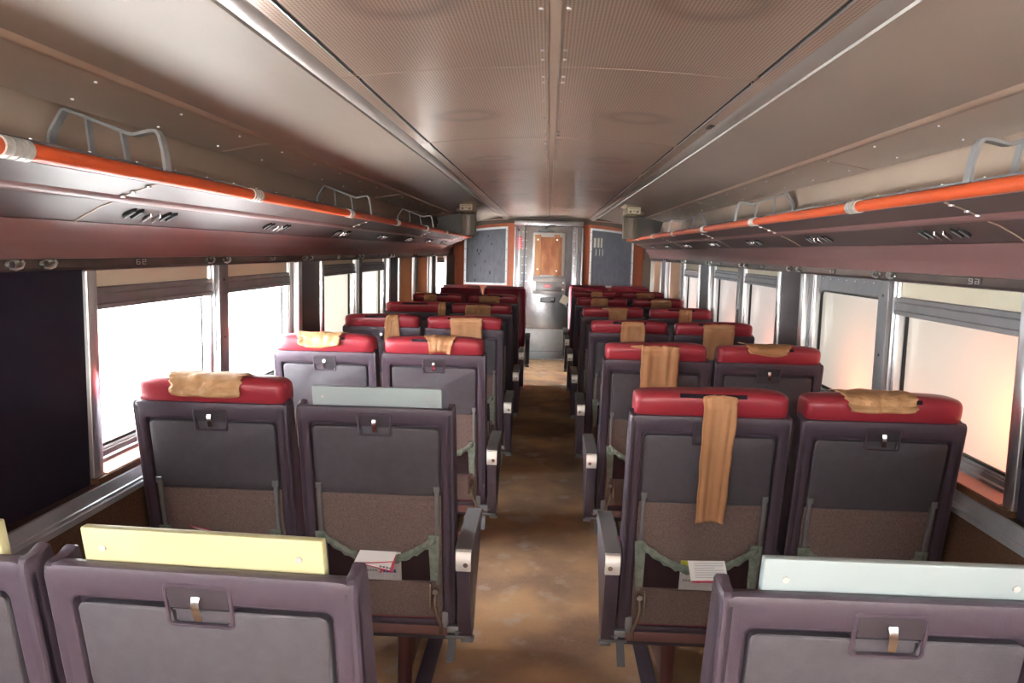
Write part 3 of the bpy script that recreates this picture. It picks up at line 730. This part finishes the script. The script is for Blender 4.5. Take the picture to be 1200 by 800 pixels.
def facing_cushion():
    """full height cushion with wrapped side bolsters, as on the backward facing pair"""
    g = G(); loops = []
    for z, d, wd in ((.40, .10, .240), (.44, .16, .252), (.60, .17, .254), (.85, .15, .254), (1.02, .165, .254), (1.12, .175, .252), (1.165, .165, .248), (1.167, .13, .236), (1.192, .09, .225)):
        loops.append([(x, .012 if z > 1.11 else .034, z) for x in (-wd, wd)]+[(wd, d-.06, z), (wd-.008, d-.02, z), (wd-.04, d, z), (.14, d-.012, z), (0, d-.02, z), (-.14, d-.012, z), (-wd+.04, d, z), (-wd+.008, d-.02, z), (-wd, d-.06, z)])
    return g.loft(loops).xf(rake)
def pocket_top(x): return .652-.090*(1-(abs(x)/.195)**1.7)
def pocket():
    g = G(); vs = []; nx, nz = 26, 10
    for j in range(nz+1):
        for i in range(nx+1):
            x = -.190+.38*i/nx; zb = .478+.004*math.sin(x*30); zt = pocket_top(x)-.012; v = j/nz
            z = zb+(zt-zb)*v; bul = .016*math.sin(math.pi*(i/nx))**.5*(.35+.65*v)+.003*math.sin(x*45+v*4)*v
            vs.append((x, -.001-bul, z))
    fs = [(j*(nx+1)+i, j*(nx+1)+i+1, (j+1)*(nx+1)+i+1, (j+1)*(nx+1)+i) for j in range(nz) for i in range(nx)]
    return g.add(vs, fs).xf(rake)
def pocket_lining():
    g = G(); N = 20
    lo = [(-.188+.376*i/N, -.0005, .482) for i in range(N+1)]; hi = [(-.188+.376*i/N, -.0005, pocket_top(-.188+.376*i/N)-.006) for i in range(N+1)]
    ba = [(x, .006, z) for x, y, z in hi]
    return g.loft([lo, hi, ba], False, False, closed=False).xf(rake)
def pocket_trim():
    g = G(); loops = []
    N = 30
    for i in range(N+1):
        x = -.196+.392*i/N; z = pocket_top(x); y = -.004-.016*math.sin(math.pi*i/N)**.5+.0015*math.sin(i*1.9)
        h = .020+.004*math.sin(i*2.3)
        loops.append([(x, y-.003, z-h), (x, y-.006, z), (x, y-.002, z+h*.6), (x, y+.003, z+h*.5), (x, y+.003, z-h)])
    g.loft(loops)
    for s in (-1, 1):
        lp = []
        for k in range(9):
            z = .66-.175*k/8; wd = .016+.010*(1-k/8); x = s*(.193-.004*k/8)
            lp.append([(x-wd, -.008-.001*math.sin(k*2), z), (x+wd*.5, -.009, z), (x+wd*.5, -.001, z), (x-wd, -.001, z)])
        g.loft(lp)
    return g.xf(rake)
def backing_board(w_, top, off):
    g = G(); g.box((-w_/2+off, .028, .95), (w_/2+off, .048, top), .004); return g.xf(rake)
def board_rivet(w_, top, off, x):
    g = G(); g.disc((x+off, .029, top-.035), (0, -1, 0), .0055, .004, 10)
    return g.xf(rake)
def cushion():
    g = G(); loops = []
    for y, z0, z1, wd in ((.17, .30, .42, .235), (.20, .29, .45, .245), (.40, .29, .46, .248), (.60, .30, .475, .248), (.66, .31, .465, .244), (.69, .34, .43, .23)):
        loops.append(rrect(0, (z0+z1)/2, wd, (z1-z0)/2, .03, y))
    return g.loft(loops)
# parts that depend on which side the aisle is (a = +1: aisle towards +x in seat space)
def armrest(a):
    g = G(); x0, x1 = a*.535, a*.590
    loops = [[(x0, y, z) for z, _ in ((0, 0),)] for y in ()]
    prof = [(.045, .580), (.045, .612), (.06, .628), (.10, .634), (.40, .640), (.47, .632), (.49, .610), (.485, .590), (.06, .575)]
    g.loft([[(x, y, z) for y, z in prof] for x in (x0, x0+a*.004, x1-a*.004, x1)]); return g
def arm_side(a):
    g = G(); x0, x1 = a*.541, a*.586
    prof = [(.05, .578), (.485, .592), (.47, .54), (.34, .40), (.27, .30), (.235, .268), (.17, .262), (.145, .28), (.10, .40), (.055, .52)]
    g.loft([[(x, y, z) for y, z in prof] for x in (x0, x1)]); return g
def arm_cap(a):
    g = G(); x0, x1 = a*.539, a*.589
    g.loft([[(x, y, z) for y, z in ((.040, .556), (.036, .568), (.036, .606), (.045, .622), (.060, .626), (.060, .556))] for x in (x0, x1)]); return g
def arm_bolt(a): return G().disc((a*.572, .037, .580), (0, -1, 0), .008, .004, 14)
def centre_arm(): 
    g = G(); prof = [(.14, .56), (.14, .60), (.16, .615), (.50, .62), (.53, .60), (.52, .58)]
    g.loft([[(x, y, z) for y, z in prof] for x in (-.014, .014)]); return g
def wall_arm(a):
    g = G(); prof = [(.10, .555), (.10, .60), (.12, .612), (.50, .615), (.52, .60), (.50, .56)]
    g.loft([[(x, y, z) for y, z in prof] for x in (-a*.500, -a*.520)]); return g
def crossbar(a): return G().box((-.50, .165, .262), (.50, .215, .305), .006)
def under_pan(a): return G().box((-.51, .19, .235), (.51, .64, .295), .01)
def pedestal(x, y): 
    return G().tube([(x, y, FL), (x, y, .15), (x, y, .25)], .026, 20)
def ped_cap(x, y): return G().tube([(x, y, .236), (x, y, .246), (x, y, .262)], .033, 20)
def foot_track(a): return G().box((-.40, .30, FL), (-.33, .70, FL+.03), .004).box((a*.10-.03, .28, FL), (a*.10+.05, .70, FL+.02), .004)
def recline_lever(a):
    g = G(); x = a*.49
    g.tube([(x-a*.03, .125, .44), (x-a*.032, .120, .40), (x-a*.026, .130, .36), (x-a*.012, .15, .31), (x-a*.014, .16, .275)], .0065, 10)
    g.disc((x-a*.03, .115, .445), (0, 1, 0), .010, .02, 12); g.box((x-a*.045, .125, .375), (x-a*.052, .145, .47), .003)
    return g
def hinge_bracket(a):
    g = G(); g.box((a*.500, .14, .286), (a*.552, .19, .312), .004); g.disc((a*.535, .135, .29), (0, 1, 0), .007, .01, 12); g.box((a*.478, .15, .30), (a*.503, .17, .36), .003); return g
def foot_pedal(a):
    g = G(); g.box((a*.545, .19, .226), (a*.590, .225, .246), .007)
    g.loft([[(x, y, z) for y, z in ((.12, .190), (.128, .186), (.20, .246), (.20, .258))] for x in (a*.500, a*.528)]); g.box((a*.49, .18, .246), (a*.58, .205, .258), .003)
    return g

ROWW = ['nearest', 'second', 'third', 'fourth', 'fifth', 'sixth', 'seventh']
def make_seat(x, y, a, facing=False, boards=None, label='', group='', tilt_aisle=0., red='red', missing=()):
    """double seat; x = centre, a = aisle side in world (+1 = aisle at +x).  boards: dict {side: (mat,width,top,offset)}, side in 'aisle','wall'"""
    root = empty('double_seat', (x, y, 0), math.pi if facing else 0)
    tag(root, label, 'seat', group)
    al = a if not facing else -a
    boards = boards or {}
    for which, sx in (('aisle', al), ('wall', -al)):
        cx = sx*.271
        sb = part('seat_back', shell, M['shell'], root, (cx, 0, 0), key='shell')
        if which == 'aisle' and tilt_aisle:
            sb.rotation_euler = (tilt_aisle, 0, 0); sb.location = (cx, .3*math.sin(tilt_aisle)*-1*-1, .0)
        part('tray_table', tray, M['tray'], sb, key='tray')
        part('latch_recess_shade', lambda: G().box((-.049, -.0008, 1.046), (.049, .003, 1.082)).xf(rake), M['recess'], sb, key='lpl')  # dark plate standing in for the shade inside the latch recess
        part('tray_latch', latch, M['chrome'], sb, key='latch')
        for s in (-1, 1): part('tray_arm', lambda: tray_arm(s), M['greyalu'], sb, key=('tarm', s))
        part('back_fabric', back_fabric, M['fabric'], sb, key='bf')
        if facing:
            part('facing_cushion', facing_cushion, M['maroon'], sb, key='fc', ang=60)
        else:
            if which in boards:
                mt, w_, top, off = boards[which]
                b = part('backing_board', backing_board(w_, top, off), M[mt], sb); b['label'] = {'yellow': 'pale yellow', 'bluegrey': 'pale blue grey'}[mt]+' bare board where the headrest is missing'
                for rx in (-w_/2+.035, w_/2-.04): part('board_rivet', board_rivet(w_, top, off, rx), M['cap'], sb)
            else:
                part('headrest', headrest, M[red], sb, key=('hr', red), ang=60)
                part('hook_tape', velcro, M['velcro'], sb, key='velcro')
            part('front_cushion', lambda: front_cushion(which in boards), M['red'], sb, key=('frc', which in boards), ang=60)
        part('net_pocket', pocket, M['net'], sb, key='pocket', ang=80)
        part('pocket_lining', pocket_lining, M['lining'], sb, key='plin')
        part('pocket_trim', pocket_trim, M['trim'], sb, key='ptrim', ang=70)
        part('seat_cushion', cushion, M['maroon'] if facing else M['red'], root, (cx, 0, 0), key=('cush', facing), ang=60)
    ar = part('aisle_armrest', lambda: armrest(al), M['arm'], root, key=('arm', al))
    part('armrest_side', lambda: arm_side(al), M['shell'], ar, key=('aside', al))
    cp = part('armrest_cap', lambda: arm_cap(al), M['cap'], ar, key=('acap', al)); cp['label'] = 'silver end cap'
    part('cap_bolt', lambda: arm_bolt(al), M['chrome'], ar, key=('abolt', al))
    part('centre_armrest', centre_arm, M['arm'], root, key='carm')
    part('wall_armrest', lambda: wall_arm(al), M['arm'], root, key=('warm', al))
    part('crossbar', lambda: crossbar(al), M['bar'], root, key='cbar')
    part('seat_pan', lambda: under_pan(al), M['recess'], root, key='upan')
    for px in (al*.335, -al*.20):
        pd = part('pedestal', lambda: pedestal(px, .24), M['post'], root, key=('ped', px))
        part('pedestal_cap', lambda: ped_cap(px, .24), M['greyalu'], pd, key=('pedc', px))
    part('leg_panel', lambda: G().box((al*.325, .27, FL), (al*.345, .58, .24), .004), M['post'], root, key=('lp', al))
    part('recline_lever', lambda: recline_lever(al), M['chrome'], root, key=('rl', al))
    part('hinge_bracket', lambda: hinge_bracket(al), M['greyalu'], root, key=('hb2', al))
    part('foot_pedal', lambda: foot_pedal(al), M['arm'], root, key=('fp', al))
    return root
LY = [1.15, 2.46, 3.78, 5.05, 6.35, 7.65]; RY = [1.15, 2.48, 3.78, 5.05, 6.33, 7.65, 8.95]
XL, XR = -.806, .806; SHL = {0: -.003, 1: -.013, 2: -.013}
nL = ['nearest, pale yellow board on each back', 'second row, blue grey board on the aisle back', 'third row, behind the blue grey board', 'fourth row, narrow and square tan flaps hanging', 'fifth row, long tan strip in its gap', 'sixth row, last before the facing maroon pair']
nR = ['nearest, pale blue grey board on its back', 'second row, long narrow tan strip hanging', 'third row, broad tan rectangle by the aisle', 'fourth row, wide tan flap on window back', 'fifth row, small flap on window headrest', 'sixth row, low tan patches on both headrests', 'seventh row, last facing the steel door']
for i, y in enumerate(LY):
    bd = {0: {'aisle': ('yellow', .40, 1.167, -.0), 'wall': ('yellow', .40, 1.167, 0)}, 1: {'aisle': ('bluegrey', .425, 1.172, .005)}}.get(i)
    r_ = make_seat(XL+SHL.get(i, 0), y, 1, boards=bd, label='double seat left of aisle, %s' % nL[i], group='forward facing seats left of the aisle')
    if i == 0: r_.rotation_euler.z = R(-3); r_.location.y += .015
for i, y in enumerate(RY):
    bd = {0: {'aisle': ('bluegrey', .42, 1.163, .018), 'wall': ('bluegrey', .44, 1.163, .005)}}.get(i)
    make_seat(XR, y, -1, boards=bd, label='double seat right of aisle, %s' % nR[i], group='forward facing seats right of the aisle')
make_seat(XL+.02, 9.62, 1, facing=True, label='plain dark maroon double seat facing the camera, left of the door', group='maroon seats facing the camera')
make_seat(XR, 10.45, -1, facing=True, label='plain dark maroon double seat facing the camera, right of the door', group='maroon seats facing the camera', tilt_aisle=-.0)

# ------------------------------------------------------------------ tan leather covers
def cover(name, xc, y, xoff, wt, wb, a0, zend, m, seed, skew=0., tail=0., jag=.006, lift=.003, fold=False):
    """leather piece lying over a headrest and hanging down behind it; wt/wb = widths at the top / bottom"""
    rnd = random.Random(seed); nu, nv = 22, 40
    path = []
    a1 = 172; steps = 16
    for k in range(steps+1): path.append(hr_pt(R(a0+(a1-a0)*k/steps), lift))
    y_last, z_last = path[-1]
    yh = min(y_last, -.004)-.009
    if zend < z_last-.004:
        n2 = max(3, int((z_last-zend)/.012))
        for k in range(1, n2+1): path.append((yh-.004*math.sin(k/n2*2.2), z_last+(zend-z_last)*k/n2))
    else:
        path = [p for i, p in enumerate(path) if p[1] >= zend or i < 4]
    n = len(path); vs = []
    ph = [rnd.random()*6.28 for _ in range(6)]
    for j, (py, pz) in enumerate(path):
        v = j/(n-1)
        wd = wt+(wb-wt)*v
        if not fold and a0 > 125: wd *= 1-.75*max(0, 1-v/.16)**2.5
        cx = xoff+skew*v+(.004 if fold else .0015)*math.sin(v*5+ph[0])
        for i in range(nu+1):
            u = -1+2*i/nu
            ripple = .0035*math.sin(u*4.2+ph[1]+v*1.5)+.0025*math.sin(u*9+ph[2])
            if fold: ripple += .006*max(0, math.sin(v*7+u*2+ph[3]))
            ex = jag*(math.sin(v*17+ph[4]+(3 if u > 0 else 0))*.5+math.sin(v*31+ph[5]))*abs(u)**4
            x = cx+u*wd/2+ex*(1 if u > 0 else -1)
            dz = jag*math.sin(u*3+ph[3])*(v**4)-(.012*u*u*(v**6) if not fold else -.012*u*u*v)
            t = max(0, min(1, (v-.0)*3))
            vs.append((x, py-abs(ripple)*(1 if pz < 1.18 else .2), pz+dz+(abs(ripple)*.7 if pz > 1.165 else 0)))
    fs = [(j*(nu+1)+i, j*(nu+1)+i+1, (j+1)*(nu+1)+i+1, (j+1)*(nu+1)+i) for j in range(n-1) for i in range(nu)]
    g = G().add(vs, fs)
    if tail:
        g2 = []
        for i in range(9):
            t = i/8; x = xoff+(-1 if tail < 0 else 1)*(wt/2-.01+abs(tail)*t); hgt = .010*(1-.6*t)
            yy, zz = hr_pt(R(150), lift+.002)
            g2.append([(x, yy-.001, zz-hgt), (x, yy-.003, zz), (x, yy, zz+hgt)])
        g.loft(g2, False, False, closed=False)
    g.xf(rake)
    me = mesh(g, m, name, ang=80); o = bpy.data.objects.new(name, me); C.objects.link(o); o.location = (xc, y, 0)
    md = o.modifiers.new('thickness', 'SOLIDIFY'); md.thickness = .0022; md.offset = 0
    return o
a_, w_ = XL+.271, XL-.271
b_, v_ = XR-.271, XR+.271
cov = [
 (w_, 1, -.005, .26, .225, 62, 1.128, 'tan2', 0, 0, True, 'crumpled tan leather piece folded on the nearest left window headrest'),
 (w_, 2, -.02, .235, .20, 66, 1.13, 'tan2', 0, 0, True, 'crumpled tan leather piece on the left window headrest of the third row'),
 (a_, 2, .034, .185, .10, 70, 1.125, 'tan', 0, 0, False, 'tan leather flap tapering down over the headrest behind the blue grey board'),
 (w_, 3, .075, .075, .105, 128, 1.017, 'tan', 0, 0, False, 'narrow tan leather flap hanging beside the latch, left window side'),
 (a_, 3, .017, .215, .20, 140, 1.022, 'tan', 0, 0, False, 'square tan leather flap hanging on the left aisle seat, fourth row'),
 (w_, 4, .225, .05, .075, 120, .87, 'tan', -.0, 0, False, 'long tan leather strip hanging in the gap of the fifth left seat pair'),
 (a_, 4, -.023, .20, .21, 148, 1.05, 'tan', 0, 0, False, 'low tan leather flap on the left aisle headrest with orange sheen'),
 (w_, 5, -.065, .12, .13, 140, 1.06, 'tan', 0, 0, False, 'small tan leather flap on the farthest left window headrest'),
 (a_, 5, -.029, .20, .20, 150, 1.06, 'tan', 0, 0, False, 'thin tan leather edge on the farthest left aisle headrest'),
 (b_, 1, .018, .115, .092, 146, .748, 'tan', .004, 0, False, 'long narrow orange tan leather strip hanging down the nearest right aisle back'),
 (v_, 1, -.024, .25, .20, 64, 1.14, 'tan2', 0, 0, True, 'crumpled tan leather piece folded on the nearest right window headrest'),
 (b_, 2, .016, .185, .178, 145, .955, 'tan', 0, -.06, False, 'broad tan leather rectangle hanging on the second right aisle back'),
 (v_, 2, -.012, .25, .17, 70, 1.148, 'tan', 0, 0, True, 'smooth tan leather piece lying on the third right window headrest'),
 (b_, 3, .019, .135, .16, 138, 1.028, 'tan', 0, 0, False, 'short tan leather flap hanging on the fourth right aisle back'),
 (v_, 3, .022, .20, .19, 142, .95, 'tan', 0, 0, False, 'wide tan leather rectangle hanging on the fourth right window back'),
 (b_, 4, .036, .165, .14, 140, 1.082, 'tan', 0, -.06, False, 'tan leather flap with a side tail on the fifth right aisle headrest'),
 (v_, 4, .032, .095, .105, 136, 1.085, 'tan', 0, 0, False, 'small rounded tan leather flap on the fifth right window headrest'),
 (b_, 5, -.026, .15, .17, 140, 1.097, 'tan', 0, 0, False, 'half round tan leather patch on the sixth right aisle headrest'),
 (v_, 5, .024, .18, .20, 140, 1.097, 'tan', 0, 0, False, 'half round tan leather patch on the sixth right window headrest'),
 (b_, 6, .028, .12, .13, 140, 1.105, 'tan', 0, 0, False, 'small tan leather patch on the farthest right aisle headrest'),
 (v_, 6, .028, .19, .205, 140, 1.105, 'tan', 0, 0, False, 'small tan leather patch on the farthest right window headrest'),
]
for k, (xc, row, xo, wt, wb, a0, ze, m, sk, tl, fo, lab) in enumerate(cov):
    y = (LY if xc < 0 else RY)[row]
    o = cover('headrest_cover', xc+(SHL.get(row, 0) if xc < 0 else 0), y, xo, wt, wb, a0, ze, M[m], 40+k, sk, tl, fold=fo, jag=.004 if fo else .0012)
    tag(o, lab, 'headrest cover', 'tan leather headrest covers')

# ------------------------------------------------------------------ leaflets and cards in the net pockets
def pk(o, xc, y): o.location = (xc, y, 0); return o
def sheet(x0, x1, zy):
    """folded sheet: zy = list of (y,z)"""
    g = G(); loops = [[(x, yy, zz) for yy, zz in zy]+[(x, yy+.0012, zz) for yy, zz in reversed(zy)] for x in (x0, x1)]
    return g.loft(loops).xf(rake)
def card(xc, y, side, x0, x1, z0, z1, lab):
    r = tag(empty('safety_card', (xc, y, 0)), lab, 'safety card', 'white cards inside the net pockets')
    yy = -.0035
    part('card_sheet', G().box((x0, yy, z0), (x1, yy+.0015, z1)).xf(rake), M['white'], r)
    part('yellow_edge', G().box((x0, yy-.0006, z1-.022), (x0+.035, yy+.0004, z1)).xf(rake), M['lime'], r)
    g = G(); xm = (x0+x1)/2; zz = z0+.046
    for k in range(5): g.box((xm+.004+k*.009, yy-.0205, zz-.005), (xm+.0105+k*.009, yy-.0195, zz+.005))
    g.box((xm+.002, yy-.0205, zz-.0065), (xm+.05, yy-.0195, zz-.0045))
    part('blue_logo_lettering', g.xf(rake), M['blue'], r)
    g = G(); g.loft([[(xm-.012, q, zz-.010), (xm-.004, q, zz-.010), (xm+.004, q, zz), (xm-.004, q, zz+.010), (xm-.012, q, zz+.010), (xm-.005, q, zz)] for q in (yy-.0205, yy-.0195)])
    part('red_arrow_logo', g.xf(rake), M['pink'], r)
    g = G()
    for k in range(5): g.box((xm-.060+k*.009, yy-.0205, zz-.004), (xm-.054+k*.009, yy-.0195, zz+.003))
    part('grey_lettering', g.xf(rake), M['ink'], r)
    return r
a_ += SHL[1]; w_ += SHL[1]
card(a_, LY[1], 'left', -.052, .072, .480, .590, 'white card with blue lettering behind the net, left aisle seat pocket')
card(b_, RY[1], 'right', -.058, .078, .480, .592, 'white card with blue lettering behind the net, right aisle seat pocket')
def leaflet(xc, y, pts, lab, cols=('white', 'pink'), lines=0):
    r = tag(empty('folded_leaflet', (xc, y, 0)), lab, 'leaflet', 'leaflets over the net pockets')
    return r
# left aisle: white leaflet with pink edge folded over the webbing
r = leaflet(a_, LY[1], None, 'folded white leaflet with pink border over the left aisle pocket')
def quad(P, th=.0014): return G().loft([[(x, y, z) for x, y, z in P], [(x, y+th, z) for x, y, z in P]]).xf(rake)
part('leaflet_back', quad([(-.078, -.034, .558), (.048, -.036, .526), (.062, -.030, .592), (-.06, -.026, .596)]), M['pink'], r)
part('leaflet_inner', quad([(-.066, -.0365, .559), (.040, -.0385, .534), (.048, -.0335, .567), (-.058, -.0305, .566)]), M['white'], r)
part('leaflet_front', quad([(-.082, -.040, .561), (.052, -.040, .570), (.064, -.029, .602), (-.062, -.027, .603)]), M['white'], r)
part('leaflet_edge', quad([(-.082, -.0412, .559), (-.02, -.0412, .560), (.052, -.0412, .568), (.0525, -.0412, .571), (-.02, -.0412, .5635), (-.082, -.0412, .562)], .001), M['pink'], r)
g = G()
for k in range(4): g.box((.005+k*.011, -.0400, .545-.002*k), (.012+k*.011, -.0392, .552-.002*k))
part('leaflet_lettering', g.xf(rake), M['ink'], r)
# right aisle: printed sheet
r = leaflet(b_, RY[1], None, 'white printed sheet with pink lower edge over the right aisle pocket')
part('sheet_front', quad([(-.026, -.040, .532), (.098, -.040, .538), (.082, -.026, .606), (-.040, -.026, .602)]), M['white'], r)
part('sheet_edge', quad([(-.020, -.037, .524), (.092, -.037, .528), (.094, -.039, .540), (-.024, -.039, .534)]), M['pink'], r)
g = G()
for k in range(7):
    z = .545+.008*k; yy = -.0398+.0143*((z-.535)/.07)
    g.add([(-.012-.0012*k, yy-.0012, z), (.088-.0018*k-(.03 if k % 3 == 1 else 0), yy-.0012, z+.004), (.088-.0018*k-(.03 if k % 3 == 1 else 0), yy-.0012, z+.0054), (-.012-.0012*k, yy-.0012, z+.0014)], [(0, 1, 2, 3)])
part('printed_lines', g.xf(rake), M['ink'], r)
# left window: curled booklet
r = leaflet(w_, LY[1], None, 'curled white booklet with red edge sticking out of the left window pocket')
lo_ = [(-.108+.016*i, -.012-.010*math.sin(i/9*3.14), .664-.0045*i+.009*math.sin(i/9*3.14)) for i in range(10)]
g = G().loft([[(x, y, z) for x, y, z in lo_], [(x+.012, y+.002, z-.006-.019*min(1, i/4)) for i, (x, y, z) in enumerate(lo_)]], False, False, closed=False); part('booklet_page', g.xf(rake), M['white'], r)
g = G().loft([[(x, y-.001, z+.0025) for x, y, z in lo_[:8]], [(x, y-.001, z-.001) for x, y, z in lo_[:8]]], False, False, closed=False); part('booklet_red_edge', g.xf(rake), M['pink'], r)
part('booklet_cover', quad([(-.07, -.012, .642), (.03, -.012, .634), (.05, -.008, .60), (-.06, -.008, .60)]), M['lime'], r)

# light falls only from the lamps and windows set up above
